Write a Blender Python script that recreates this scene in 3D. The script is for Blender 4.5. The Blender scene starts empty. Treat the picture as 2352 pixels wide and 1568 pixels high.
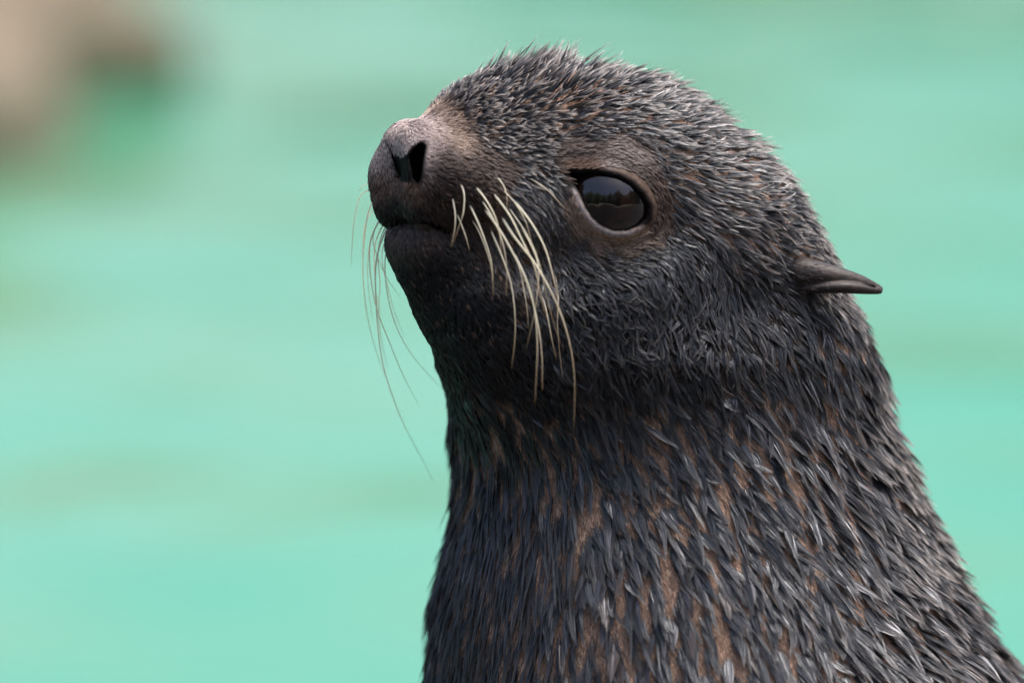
import bpy, math, random
import numpy as np
from mathutils import Vector

R = math.radians
rng = np.random.default_rng(7)
random.seed(7)

# ------------------------------------------------------------------ camera, sky, sun, exposure
scene = bpy.context.scene
col = scene.collection
FW = 0.50                     # metres across the frame at the animal
DIST = 4.0                    # camera to animal
PITCH = 7.0                   # camera looks down on the pool
CZ = 0.40                     # height of the frame centre above the water
ca, sa = math.cos(R(PITCH)), math.sin(R(PITCH))

cam_data = bpy.data.cameras.new('camera')
cam = bpy.data.objects.new('camera', cam_data)
col.objects.link(cam)
cam.location = (0, -DIST * ca, CZ + DIST * sa)
cam.rotation_euler = (R(90 - PITCH), 0, 0)
cam_data.sensor_width = 36
cam_data.lens = 36 * DIST / FW
cam_data.clip_start = 0.05
cam_data.clip_end = 400
cam_data.dof.use_dof = True
cam_data.dof.focus_distance = DIST - 0.055
cam_data.dof.aperture_fstop = 3.6
scene.camera = cam

SUN_EL, SUN_AZ = 70, 78       # bright overcast, brightest overhead
world = bpy.data.worlds.new('World')
scene.world = world
world.use_nodes = True
wn = world.node_tree.nodes
wl = world.node_tree.links
bg = wn['Background']
sky = wn.new('ShaderNodeTexSky')
sky.sky_type = 'NISHITA'
sky.sun_disc = False
sky.sun_elevation = R(SUN_EL)
sky.sun_rotation = R(SUN_AZ)
sky.air_density = 1.0
sky.dust_density = 5.0
sky.ozone_density = 1.0
wl.new(sky.outputs[0], bg.inputs[0])
bg.inputs[1].default_value = 0.12

sun_data = bpy.data.lights.new('sun', 'SUN')
sun_data.energy = 2.2
sun_data.angle = R(45)
sun_data.color = (1.0, 0.96, 0.9)
sun = bpy.data.objects.new('sun', sun_data)
col.objects.link(sun)
# sky sun_rotation is clockwise from +Y; the lamp points away from that direction
sd = Vector((math.sin(R(SUN_AZ)) * math.cos(R(SUN_EL)), math.cos(R(SUN_AZ)) * math.cos(R(SUN_EL)), math.sin(R(SUN_EL))))
sun.rotation_euler = (-sd).to_track_quat('-Z', 'Y').to_euler()

scene.view_settings.view_transform = 'Standard'
scene.view_settings.look = 'None'
scene.view_settings.gamma = 1
scene.view_settings.use_curve_mapping = False
scene.view_settings.exposure = 1.08
scene.cycles.use_adaptive_sampling = False
scene.cycles.use_denoising = True
scene.cycles_curves.shape = 'THICK'
scene.cycles_curves.subdivisions = 2
scene.cycles.max_bounces = 8

# ------------------------------------------------------------------ helpers
def tag(o, label=None, cat=None, kind=None, group=None):
    if label: o['label'] = label
    if cat: o['category'] = cat
    if kind: o['kind'] = kind
    if group: o['group'] = group
    return o

def new_mat(name):
    m = bpy.data.materials.new(name)
    m.use_nodes = True
    nt = m.node_tree
    return m, nt, nt.nodes['Principled BSDF']

def mesh_obj(name, verts, faces, mat, parent=None, smooth=True):
    me = bpy.data.meshes.new(name)
    me.from_pydata([tuple(v) for v in verts], [], [tuple(f) for f in faces])
    me.update()
    if smooth:
        me.polygons.foreach_set('use_smooth', [True] * len(me.polygons))
    if mat: me.materials.append(mat)
    o = bpy.data.objects.new(name, me)
    col.objects.link(o)
    if parent: o.parent = parent
    return o

def mix_rgb(nt, fac, a, b):
    n = nt.nodes.new('ShaderNodeMix'); n.data_type = 'RGBA'
    for sock, val in ((n.inputs[0], fac), (n.inputs[6], a), (n.inputs[7], b)):
        if isinstance(val, bpy.types.NodeSocket): nt.links.new(val, sock)
        elif isinstance(val, (int, float)): sock.default_value = val
        else: sock.default_value = (*val, 1)
    return n.outputs[2]

def ramp(nt, fac, stops):
    n = nt.nodes.new('ShaderNodeValToRGB')
    el = n.color_ramp.elements
    while len(el) < len(stops): el.new(0.5)
    for e, (p, c) in zip(el, stops):
        e.position = p
        e.color = (*c, 1) if len(c) == 3 else c
    nt.links.new(fac, n.inputs[0])
    return n.outputs[0]

def noise_tex(nt, vec, scale, detail=3, rough=0.5, dist=0.0):
    n = nt.nodes.new('ShaderNodeTexNoise')
    n.inputs['Scale'].default_value = scale
    n.inputs['Detail'].default_value = detail
    n.inputs['Roughness'].default_value = rough
    n.inputs['Distortion'].default_value = dist
    if vec is not None: nt.links.new(vec, n.inputs['Vector'])
    return n.outputs[0]

def obj_coords(nt, scale=(1, 1, 1)):
    t = nt.nodes.new('ShaderNodeTexCoord')
    m = nt.nodes.new('ShaderNodeMapping')
    m.inputs['Scale'].default_value = scale
    nt.links.new(t.outputs['Object'], m.inputs['Vector'])
    return m.outputs[0]

def bump(nt, height, strength, distance, bsdf):
    b = nt.nodes.new('ShaderNodeBump')
    b.inputs['Strength'].default_value = strength
    b.inputs['Distance'].default_value = distance
    nt.links.new(height, b.inputs['Height'])
    nt.links.new(b.outputs[0], bsdf.inputs['Normal'])
# ------------------------------------------------------------------ pool water
m_water, nt, b = new_mat('pool_water')
oc = obj_coords(nt)
# milky turquoise pool: pale reflection patches are put into the base colour by noise
n1 = noise_tex(nt, obj_coords(nt, (1.1, 0.6, 1)), 1.0, 2.5, 0.55)
teal = ramp(nt, n1, [(0.30, (0.003, 0.235, 0.124)), (0.72, (0.020, 0.265, 0.150))])
pale_teal = ramp(nt, n1, [(0.30, (0.026, 0.255, 0.146)), (0.70, (0.135, 0.295, 0.195))])
sx = nt.nodes.new('ShaderNodeSeparateXYZ'); nt.links.new(obj_coords(nt), sx.inputs[0])
mr = nt.nodes.new('ShaderNodeMapRange')                # paler by the rocks, more saturated to the right
mr.inputs[1].default_value = -0.5; mr.inputs[2].default_value = 0.7
nt.links.new(sx.outputs[0], mr.inputs[0])
c = mix_rgb(nt, mr.outputs[0], pale_teal, teal)
nt.links.new(c, b.inputs['Base Color'])
b.inputs['Roughness'].default_value = 0.06
b.inputs['IOR'].default_value = 1.33
h1 = noise_tex(nt, obj_coords(nt, (0.9, 0.62, 1)), 1.5, 2.5, 0.5, 0.3)
bump(nt, h1, 1.0, 0.055, b)
b.inputs['Specular IOR Level'].default_value = 0.19
water = mesh_obj('water', [(-60, -30, 0), (60, -30, 0), (60, 60, 0), (-60, 60, 0)], [(0, 1, 2, 3)], m_water, smooth=False)
tag(water, kind='structure')

# ------------------------------------------------------------------ rocks at the far edge of the pool
m_rock, nt, b = new_mat('brown_rock')
oc = obj_coords(nt)
n1 = noise_tex(nt, oc, 2.2, 5, 0.6)
c = ramp(nt, n1, [(0.3, (0.10, 0.072, 0.045)), (0.55, (0.185, 0.138, 0.095)), (0.8, (0.27, 0.21, 0.155))])
# a wet, weedy band just above the water line
gz = nt.nodes.new('ShaderNodeNewGeometry')
sx = nt.nodes.new('ShaderNodeSeparateXYZ'); nt.links.new(gz.outputs['Position'], sx.inputs[0])
mr = nt.nodes.new('ShaderNodeMapRange')
mr.inputs[1].default_value = 0.02; mr.inputs[2].default_value = 0.10
mr.inputs[3].default_value = 1.0; mr.inputs[4].default_value = 0.0
nt.links.new(sx.outputs[2], mr.inputs[0])
c = mix_rgb(nt, mr.outputs[0], c, (0.10, 0.095, 0.05))
nt.links.new(c, b.inputs['Base Color'])
b.inputs['Roughness'].default_value = 0.8
bump(nt, noise_tex(nt, oc, 9, 6, 0.65), 0.7, 0.05, b)

def icosphere(sub):
    import bmesh
    bm = bmesh.new()
    bmesh.ops.create_icosphere(bm, subdivisions=sub, radius=1)
    v = np.array([x.co[:] for x in bm.verts]); f = [[q.index for q in p.verts] for p in bm.faces]
    bm.free()
    return v, f

def boulder(loc, size, seed, label, rot=0):
    v, f = icosphere(5)
    r = np.random.default_rng(seed)
    d = np.zeros(len(v))
    for k in range(26):                       # random facets cut the ball into a rock
        n = r.normal(size=3); n /= np.linalg.norm(n)
        lim = r.uniform(0.72, 0.95)
        over = np.maximum(v @ n - lim, 0)
        v = v - over[:, None] * n
    for k in range(5):
        w = r.normal(size=3) * (3 + 2 * k)
        d += np.sin(v @ w + r.uniform(0, 6)) * 0.05 / (1 + k)
    v = v * (1 + d[:, None]) * np.array(size)
    cr, sr = math.cos(rot), math.sin(rot)
    v = v @ np.array([[cr, sr, 0], [-sr, cr, 0], [0, 0, 1]])
    o = mesh_obj('boulder', v, f, m_rock)
    o.location = loc
    return tag(o, label, 'rock', group='rocks along the far edge of the pool')

boulder((-1.06, 5.0, 0.0), (0.66, 1.15, 0.40), 3, 'large tan brown boulder out of focus at the left edge of the pool', 0.15)
boulder((-0.82, 5.75, 0.0), (0.42, 0.6, 0.27), 9, 'middle one of the blurred brown boulders, lying between the larger and the smaller', 0.1)
boulder((-0.95, 6.6, 0.0), (0.52, 0.9, 0.28), 5, 'smaller brown boulder out of focus, tapering into the turquoise water', 0.3)

# pale rocky bank that closes the pool behind, above the frame; the ripples mirror it
gx, gz_ = np.meshgrid(np.linspace(-30, 30, 160), np.linspace(0, 1, 14))
hh = 0.85 + 0.2 * np.sin(gx * 0.7) + 0.15 * np.sin(gx * 1.9 + 1) + 0.15 * np.sin(gx * 4.1)
bvx = np.stack([gx, 15 + 1.6 * gz_ + 0.5 * np.sin(gx * 2.3 + gz_ * 5) * np.sin(gz_ * 7 + gx) + 0.25 * np.sin(gx * 7 + gz_ * 11), -0.3 + gz_ * hh], -1).reshape(-1, 3)
bfx = [(r * 160 + c, r * 160 + c + 1, (r + 1) * 160 + c + 1, (r + 1) * 160 + c) for r in range(13) for c in range(159)]
o_ = len(bvx)
bvx = np.concatenate([bvx, np.stack([gx[0], np.full(160, 40.0), -0.3 + hh[-1] + 0.5], -1)])
bfx += [(13 * 160 + c, 13 * 160 + c + 1, o_ + c + 1, o_ + c) for c in range(159)]
tag(mesh_obj('rocky_bank', bvx, bfx, m_rock), kind='structure')

# ------------------------------------------------------------------ the visitors' side: dark wet ledge in front, trees behind the photographer
m_ledge, nt, b = new_mat('wet_ledge')
oc = obj_coords(nt)
nt.links.new(ramp(nt, noise_tex(nt, oc, 3, 5, 0.6), [(0.35, (0.006, 0.005, 0.005)), (0.65, (0.036, 0.026, 0.020))]), b.inputs['Base Color'])
b.inputs['Roughness'].default_value = 0.55
bump(nt, noise_tex(nt, oc, 12, 5, 0.6), 0.6, 0.02, b)
def slab(name, x0, x1, y0, y1, z0, z1, mat):
    v = [(x, y, z) for z in (z0, z1) for x, y in ((x0, y0), (x1, y0), (x1, y1), (x0, y1))]
    f = [(3, 2, 1, 0), (4, 5, 6, 7), (0, 1, 5, 4), (1, 2, 6, 5), (2, 3, 7, 6), (3, 0, 4, 7)]
    return tag(mesh_obj(name, v, f, mat, smooth=False), kind='structure')
lp = [(-12, -6.2), (-7, -5.6), (-4, -6.5), (-1.5, -5.9), (0.5, -6.6), (3, -5.8), (5, -6.4), (9, -6.0), (9, 0.42), (-0.62, 0.42), (-0.70, -0.16), (-12, -0.45)]
lv = [(x, y, z) for z in (-0.6, 0.05) for x, y in lp]
nl = len(lp)
lf = [tuple(range(nl))[::-1], tuple(range(nl, 2 * nl))] + [(i, (i + 1) % nl, nl + (i + 1) % nl, nl + i) for i in range(nl)]
tag(mesh_obj('rock_ledge', lv, lf, m_ledge, smooth=False), kind='structure')
m_path, nt, b = new_mat('pale_path')
nt.links.new(ramp(nt, noise_tex(nt, obj_coords(nt), 4, 5, 0.6), [(0.3, (0.28, 0.23, 0.18)), (0.7, (0.42, 0.36, 0.29))]), b.inputs['Base Color'])
b.inputs['Roughness'].default_value = 0.85
slab('path', -25, 25, -16, -6.9, -0.4, 0.12, m_path)
m_leaf, nt, b = new_mat('dark_foliage')
nt.links.new(ramp(nt, noise_tex(nt, obj_coords(nt), 2.5, 4, 0.6), [(0.3, (0.02, 0.032, 0.014)), (0.7, (0.06, 0.085, 0.035))]), b.inputs['Base Color'])
b.inputs['Roughness'].default_value = 0.7
r_ = np.random.default_rng(21)
bv, bf = icosphere(3)
tv, tf = [], []
for k in range(46):                                   # crowns of a far-off wood, one mass
    a = R(-72 + 144 * k / 45)
    dd = r_.uniform(19, 24)
    hgt = r_.uniform(7.0, 13.0)
    cx, cyy = dd * math.sin(a), -dd * math.cos(a) - 2
    bump_ = 1 + 0.16 * np.sin(bv @ (r_.normal(size=3) * 5)) + 0.12 * np.sin(bv @ (r_.normal(size=3) * 9)) + 0.05 * r_.normal(size=len(bv))
    v = bv * bump_[:, None] * np.array((r_.uniform(1.6, 2.4), r_.uniform(1.6, 2.2), hgt * 0.52)) + np.array((cx, cyy, hgt * 0.48))
    o_ = sum(len(q) for q in tv)
    tv.append(v); tf += [[i + o_ for i in q] for q in bf]
tag(mesh_obj('woodland', np.concatenate(tv), tf, m_leaf), kind='stuff')
# ------------------------------------------------------------------ seal: shape
# Modelled in its own frame: u to the right, v downwards, d away, in units of S metres.
S = FW / 2352.0
YAW = R(30)
cy, sy = math.cos(YAW), math.sin(YAW)
U0, V0 = 1176.0, 784.0
BASE = np.array([1660.0, 2700.0, 90.0])            # where the animal meets the water

def persp(u, v, d):
    k = (DIST + d * S) / DIST
    return np.stack(np.broadcast_arrays(U0 + (u - U0) * k, V0 + (v - V0) * k, d), -1).astype(float)

def to_local(P):                                    # (u,v,d) -> metres in the seal's frame (x right, y away, z up)
    P = np.asarray(P, float)
    return np.stack([(P[..., 0] - BASE[0]) * S, (P[..., 2] - BASE[2]) * S, -(P[..., 1] - BASE[1]) * S], -1)

seal = bpy.data.objects.new('seal', None)
col.objects.link(seal)
seal.empty_display_size = 0.1
bx, by, bz = (BASE[0] - U0) * S, BASE[2] * S, -(BASE[1] - V0) * S
seal.location = (bx, by * ca + bz * sa, CZ - by * sa + bz * ca)
seal.rotation_euler = (-R(PITCH), 0, 0)
tag(seal, 'wet dark brown fur seal raising its head, pale whiskers, in front of turquoise water', 'seal')

# head axes: F forward (towards the nose), L to the near side; the median plane passes through UM at depth 0
UM = 1500.0
def med(u, v, l=0.0):
    """point of the head whose median-plane foot projects to u; l = offset towards the near side"""
    f = (UM - u) / cy
    return np.array([UM - f * cy + l * sy, v, -f * sy - l * cy])
def headc(P):
    x = P[:, 0] - UM
    f = -x * cy - P[:, 2] * sy
    l = x * sy - P[:, 2] * cy
    return f, l
def mirror(P):                                      # reflect the far half onto the near half
    f, l = headc(P)
    l = np.abs(l)
    Q = P.copy()
    Q[:, 0] = UM - f * cy + l * sy
    Q[:, 2] = -f * sy - l * cy
    return Q

def smin(a, b, k):
    h = np.maximum(k - np.abs(a - b), 0) / k
    return np.minimum(a, b) - h * h * k * 0.25
def smax(a, b, k): return -smin(-a, -b, k)

def cubic(xk, yk):
    xk = np.asarray(xk, float); yk = np.asarray(yk, float); n = len(xk)
    h = np.diff(xk); A = np.eye(n); rhs = np.zeros(n)
    for i in range(1, n - 1):
        A[i, i - 1:i + 2] = h[i - 1], 2 * (h[i - 1] + h[i]), h[i]
        rhs[i] = 6 * ((yk[i + 1] - yk[i]) / h[i] - (yk[i] - yk[i - 1]) / h[i - 1])
    M = np.linalg.solve(A, rhs)
    def ev(x):
        x = np.clip(x, xk[0], xk[-1])
        i = np.clip(np.searchsorted(xk, x) - 1, 0, n - 2)
        t = x - xk[i]; q = xk[i + 1] - x
        return (M[i] * q ** 3 + M[i + 1] * t ** 3) / (6 * h[i]) + (yk[i] / h[i] - M[i] * h[i] / 6) * q + (yk[i + 1] / h[i] - M[i + 1] * h[i] / 6) * t
    return ev

# neck and chest: level, left and right outline, depth of the axis
NV = [600, 700, 800, 900, 1000, 1100, 1200, 1300, 1400, 1500, 1600, 1800, 2050, 2400, 2760, 3000]
NL = [1260, 1130, 1062, 1050, 1048, 1052, 1042, 1022, 1002, 992, 985, 955, 900, 850, 830, 900]
NR = [1880, 1940, 1990, 2020, 2048, 2088, 2132, 2183, 2238, 2296, 2358, 2430, 2500, 2540, 2530, 2450]
NL_, NR_ = cubic(NV, NL), cubic(NV, NR)
ND_ = cubic([600, 900, 1300, 1800, 3000], [150, 130, 140, 150, 160])

SPH = []          # centre, radius, blend
def sp(u, v, r, l=0.0, k=70):
    if l:
        SPH.append((med(u, v, l), r, k)); SPH.append((med(u, v, -l), r, k))
    else:
        SPH.append((med(u, v), r, k))
sp(1440, 432, 236); sp(1420, 440, 220, 90)
sp(1330, 420, 236); sp(1320, 420, 215, 70)
sp(1538, 554, 238); sp(1550, 564, 244, 110)
sp(1646, 702, 222); sp(1634, 704, 230, 110)
sp(1190, 360, 165); sp(1170, 380, 130, 50)
sp(1080, 355, 112); sp(1090, 380, 95, 45)
sp(1000, 360, 78); sp(965, 348, 56, 0, 30); sp(948, 322, 40, 26, 20)
sp(985, 395, 78, 82, 50)                     # whisker pads
sp(1040, 430, 88, 85, 50); sp(1000, 440, 80, 60, 40)
sp(956, 464, 58, 68, 40); sp(948, 482, 40, 66, 30); sp(958, 452, 56, 0, 30); sp(1000, 470, 54, 66, 40); sp(955, 338, 50, 42, 34)
sp(965, 400, 70, 84, 40)
sp(1235, 325, 154); sp(1115, 318, 118)
sp(1110, 470, 105, 90)
sp(1200, 520, 150, 90)
NJ = len(SPH)
sp(1008, 600, 98, 0, 30); sp(985, 568, 64, 40, 40); sp(964, 562, 60, 0, 30); sp(990, 562, 58, 48, 30); sp(964, 556, 53, 44, 24); sp(1040, 600, 86, 55, 40)      # lower jaw: kept apart so the lips meet in a line
sp(1068, 660, 120, 0, 40); sp(1080, 660, 100, 60, 40)
NJ2 = len(SPH)
sp(1130, 730, 130); sp(1150, 730, 120, 80)
sp(1230, 760, 170); sp(1250, 740, 170, 90)
sp(1350, 700, 210, 120)                      # cheek and jaw muscle
sp(1450, 720, 240, 110)
CEN = np.array([c for c, r, k in SPH]); RAD = np.array([r for c, r, k in SPH])
# the lens sees nearer parts slightly larger: place every piece where its line of sight crosses its depth
CEN = persp(CEN[:, 0], CEN[:, 1], CEN[:, 2]); RAD = RAD * (DIST + CEN[:, 2] * S) / DIST

def sdf0(P):
    u, v, d = P[:, 0], P[:, 1], P[:, 2]
    l, r = NL_(v), NR_(v)
    cu, ru = (l + r) / 2, (r - l) / 2
    rd = ru * 0.94
    q = np.sqrt(((u - cu) / ru) ** 2 + ((d - ND_(v)) / rd) ** 2)
    a = (q - 1) * np.minimum(ru, rd)
    a = smax(a, 640 - v, 120)                # rounded shoulder of the neck inside the skull
    a = smax(a, v - 2900, 60)
    h = j = None
    for i, ((c, r_, k), cc, rr) in enumerate(zip(SPH, CEN, RAD)):
        s = np.sqrt(((P - cc) ** 2).sum(1)) - rr
        if NJ <= i < NJ2: j = s if j is None else smin(j, s, k)
        else: h = s if h is None else smin(h, s, k)
    h = smin(h, j, 7 + 75 * np.clip((u - 1030) / 110, 0, 1) + 60 * np.clip((v - 620) / 60, 0, 1))
    return smin(a, h, 90 + 110 * np.clip((v - 680) / 160, 0, 1))

def surf_d(u, v, f=None):
    """depth of the skin along the line of sight through (u,v)"""
    f = f or sdf0
    ds = np.arange(-800.0, 500.0, 4.0)
    val = f(persp(np.full(len(ds), float(u)), np.full(len(ds), float(v)), ds))
    i = np.argmax(val < 0)
    return ds[i] - 4 * (-val[i]) / max(1e-6, (val[i - 1] - val[i]))
def on_skin(u, v, off=0.0, f=None):
    return persp(float(u), float(v), surf_d(u, v, f) + off)

# --- eye: a ball under lids cut to an almond
EYE_R = 113.0
EU, EV = 1404.0, 466.0
eye_d = surf_d(EU, EV) + 80
EYE_C = persp(EU, EV, eye_d)
ALMOND = np.array([(1308, 398), (1328, 400), (1352, 397), (1385, 401), (1418, 409), (1448, 426), (1471, 449), (1486, 474),
                   (1484, 499), (1466, 518), (1438, 529), (1410, 529), (1382, 518), (1360, 499), (1344, 474), (1332, 446), (1317, 418)], float)
def poly_sdf(x, y, poly):
    d2 = np.full(x.shape, 1e18); inside = np.zeros(x.shape, bool)
    n = len(poly)
    for i in range(n):
        a, bb = poly[i], poly[(i + 1) % n]
        ex, ey = bb - a
        t = np.clip(((x - a[0]) * ex + (y - a[1]) * ey) / (ex * ex + ey * ey), 0, 1)
        d2 = np.minimum(d2, (x - a[0] - t * ex) ** 2 + (y - a[1] - t * ey) ** 2)
        cond = ((a[1] > y) != (bb[1] > y)) & (x < ex * (y - a[1]) / (ey if ey else 1e-9) + a[0])
        inside ^= cond
    d = np.sqrt(d2)
    return np.where(inside, -d, d)

def capsule(P, a, b, r1, r2):
    ab = b - a
    t = np.clip(((P - a) @ ab) / (ab @ ab), 0, 1)
    return np.sqrt(((P - a - t[:, None] * ab) ** 2).sum(1)) - (r1 + (r2 - r1) * t)

def near(P, c, r): return ((P - c) ** 2).sum(1) < r * r

MOUTH = [(872, 506), (907, 514), (929, 510), (951, 506), (973, 507), (995, 516), (1017, 527), (1042, 544), (1072, 566), (1105, 592)]
MOUTH_P = [on_skin(u, v, 0) for u, v in MOUTH[1:]]
NOSTRIL = np.array([(941, 357), (948, 345), (958, 337), (970, 330), (977, 335), (970, 372), (966, 405), (960, 421), (952, 414), (944, 383)], float)
NOS_IN = NOSTRIL.mean(0) + (NOSTRIL - NOSTRIL.mean(0)) * np.array((0.70, 0.88))
NOS_C = on_skin(960, 370)
FAR_NOS = np.array([(888, 322), (894, 326), (905, 358), (922, 412), (912, 410), (898, 362)], float)
FNOS_C = on_skin(903, 366)
SEP = [on_skin(921, 350), on_skin(933, 416)]
HEADBOX = np.array([1180, 450, -150.0])

def sdf(P):
    a = sdf0(P)
    m = near(P, EYE_C, 330)
    if m.any():
        Q = P[m]
        x = a[m]
        k = (DIST + Q[:, 2] * S) / DIST
        pu = U0 + (Q[:, 0] - U0) / k; pv = V0 + (Q[:, 1] - V0) / k
        al = poly_sdf(pu, pv, ALMOND)
        ball = np.sqrt(((Q - EYE_C) ** 2).sum(1))
        x = smin(x, ball - (EYE_R + 8), 34)                  # lids wrap the ball
        rim = np.abs(al - 9) - 4
        x = x - 2.6 * np.exp(-((al - 10) / 9.0) ** 2) * (Q[:, 2] < EYE_C[2])       # swollen lid margin
        x = x + 4.5 * np.exp(-((al - 36) / 12.0) ** 2) * (Q[:, 2] < EYE_C[2])      # fold outside it
        x = smax(x, -np.maximum(al, Q[:, 2] - EYE_C[2] - 30), 10)
        a[m] = x
    m = near(P, HEADBOX, 420)
    if m.any():
        Q = P[m]; x = a[m]
        for i in range(len(MOUTH_P) - 1):
            w = 7.0 * (1 - i / len(MOUTH_P)) + 2.5
            x = smax(x, -capsule(Q, MOUTH_P[i], MOUTH_P[i + 1], w, w - 0.8), 9)
        k = (DIST + Q[:, 2] * S) / DIST
        pu = U0 + (Q[:, 0] - U0) / k; pv = V0 + (Q[:, 1] - V0) / k
        n = poly_sdf(pu, pv, NOS_IN) - 5
        x = smax(x, -np.maximum(n, Q[:, 2] - NOS_C[2] - 100), 8)
        n = poly_sdf(pu, pv, FAR_NOS)
        x = smax(x, -np.maximum(n, Q[:, 2] - FNOS_C[2] - 30), 5)
        x = smax(x, -capsule(Q, SEP[0], SEP[1], 2.6, 3.4), 4)       # groove down the septum
        a[m] = x
    return a

def surface_nets(f, lo, hi, H, coarse=4):
    lo = np.array(lo, float); hi = np.array(hi, float)
    n = np.ceil((hi - lo) / (H * coarse)).astype(int)
    g = np.stack(np.meshgrid(*[np.arange(k) for k in n], indexing='ij'), -1).reshape(-1, 3)
    c = lo + (g + 0.5) * H * coarse
    val = f(c)
    g = g[np.abs(val) < H * coarse * 1.9 + 22]
    sub = np.stack(np.meshgrid(*[np.arange(coarse)] * 3, indexing='ij'), -1).reshape(-1, 3)
    cells = (g[:, None] * coarse + sub[None]).reshape(-1, 3)
    D = n * coarse + 2
    def code(x): return (x[:, 0] * D[1] + x[:, 1]) * D[2] + x[:, 2]
    offs = np.array([(i, j, k) for i in (0, 1) for j in (0, 1) for k in (0, 1)])
    cc = np.stack([code(cells + o) for o in offs], 1)
    uq, inv = np.unique(cc.ravel(), return_inverse=True)
    pos = np.stack([uq // (D[1] * D[2]), (uq // D[2]) % D[1], uq % D[2]], 1)
    vals = np.concatenate([f(lo + p * H) for p in np.array_split(pos, max(1, len(pos) // 200000))])
    cv = vals[inv].reshape(-1, 8)
    act = (cv.min(1) < 0) & (cv.max(1) >= 0)
    cells, cv = cells[act], cv[act]
    acc = np.zeros((len(cells), 3)); cnt = np.zeros(len(cells))
    for a in range(8):
        for b_ in range(a + 1, 8):
            df = offs[b_] - offs[a]
            if np.abs(df).sum() != 1: continue
            va, vb = cv[:, a], cv[:, b_]
            m = (va < 0) != (vb < 0)
            t = va[m] / (va[m] - vb[m])
            acc[m] += offs[a] + t[:, None] * df; cnt[m] += 1
    V = lo + (cells + acc / cnt[:, None]) * H
    ccode = code(cells); order = np.argsort(ccode); sc = ccode[order]
    def look(x):
        k = code(x); i = np.clip(np.searchsorted(sc, k), 0, len(sc) - 1)
        return np.where(sc[i] == k, order[i], -1)
    F = []
    for ax, (p, q) in enumerate(((1, 2), (2, 0), (0, 1))):
        e = np.zeros(3, int); e[ax] = 1
        ib = int(e @ np.array([4, 2, 1]))
        v0, v1 = cv[:, 0], cv[:, ib]
        m = (v0 < 0) != (v1 < 0)
        c0 = cells[m]; sgn = v0[m] < 0
        ep = np.zeros(3, int); ep[p] = 1
        eq = np.zeros(3, int); eq[q] = 1
        q4 = np.stack([look(c0), look(c0 - ep), look(c0 - ep - eq), look(c0 - eq)], 1)
        ok = (q4 >= 0).all(1)
        q4, sgn = q4[ok], sgn[ok]
        q4 = np.where(sgn[:, None], q4, q4[:, ::-1])
        F.append(q4)
    return V, np.concatenate(F)

def grad(f, P, e=2.0):
    g = np.stack([f(P + e * np.eye(3)[i]) - f(P - e * np.eye(3)[i]) for i in range(3)], 1)
    return g / np.maximum(np.linalg.norm(g, axis=1, keepdims=True), 1e-9)

V, F = surface_nets(sdf, (760, 120, -560), (2640, 2960, 900), 6.5)
for _ in range(2):                                   # pull the net onto the exact surface
    V = V - grad(sdf, V) * np.clip(sdf(V), -4, 4)[:, None] * 0.8
# ------------------------------------------------------------------ seal: pelt guide table
# u, v, flow (du, dv), hair length, clump width, lift, pale tips (backlight put in as colour), messiness, short-hair colour index
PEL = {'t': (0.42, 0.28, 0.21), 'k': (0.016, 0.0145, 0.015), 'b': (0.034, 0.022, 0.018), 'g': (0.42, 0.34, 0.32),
       'w': (0.31, 0.225, 0.175), 'n': (0.075, 0.054, 0.046), 'e': (0.22, 0.18, 0.165), 'r': (0.13, 0.08, 0.055)}
G = []
def gd(L, W, lift, tip, mess, c, *rows):
    for r in rows: G.append((*r, L, W, lift, tip, mess, *PEL[c]))
gd(8, 3.5, .14, 0, .1, 'g', (905, 318, -.2, .95), (930, 330, .05, 1), (955, 318, .3, .95))
gd(5, 3.2, .12, 0, .1, 'g', (948, 336, .1, 1), (962, 322, .6, .6), (975, 322, 1, .3))
gd(13, 4, .14, 0, .1, 'g', (905, 300, -.5, .8), (930, 310, 0, 1), (950, 285, .5, -.1), (975, 300, .9, .3), (920, 285, -.5, .1), (1000, 290, 1, .1))  # pale nose hair, with the overhead highlight put into its colour
gd(15, 4, .14, 0, .12, 'w', (1040, 290, 1, .05), (1060, 330, 1, .15), (1010, 262, .9, -.3))
gd(16, 4, .13, 0, .12, 'n', (1025, 360, 1, .15), (1090, 360, 1, .2), (1140, 390, .95, .3))
gd(17, 4.5, .15, 0, .15, 'b', (1030, 400, .95, .35), (1080, 420, .9, .45), (1000, 465, .5, .85), (1100, 480, .65, .75), (1050, 500, .5, .85), (870, 380, -.6, .6), (880, 450, -.3, 1), (1040, 440, .8, .6))
gd(16, 4.5, .18, 0, .2, 'r', (935, 435, .1, 1), (955, 450, .3, .95))
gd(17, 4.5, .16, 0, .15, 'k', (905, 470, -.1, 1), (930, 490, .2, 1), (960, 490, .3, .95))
gd(15, 4.5, .12, 0, .15, 'n', (960, 525, .5, .85), (950, 535, .35, .93), (920, 560, .2, 1))  # sheen of the lower lip put in as lighter hair
gd(18, 5, .10, 0, .12, 'k', (1000, 620, .45, .9), (920, 640, .15, 1), (1050, 580, .5, .85), (1100, 640, .5, .85), (1000, 740, .35, .95), (1080, 750, .45, .9), (1150, 700, .5, .85))  # shade under the chin put into the near-black hair colour
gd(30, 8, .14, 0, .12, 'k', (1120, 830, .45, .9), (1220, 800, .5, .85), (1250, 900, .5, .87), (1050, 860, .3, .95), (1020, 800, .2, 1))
gd(34, 6.6, .20, .5, .2, 'r', (1255, 400, .8, .55), (1160, 560, .45, .9), (1200, 480, .6, .8), (1200, 430, .75, .65), (1240, 560, .4, .92), (1270, 480, .5, .85), (1250, 640, .35, .95), (1200, 620, .4, .9))
gd(36, 7, .45, 1.0, .25, 'w', (1040, 240, .85, -.5), (1080, 225, .6, -.8), (1090, 265, .95, -.25))
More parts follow.
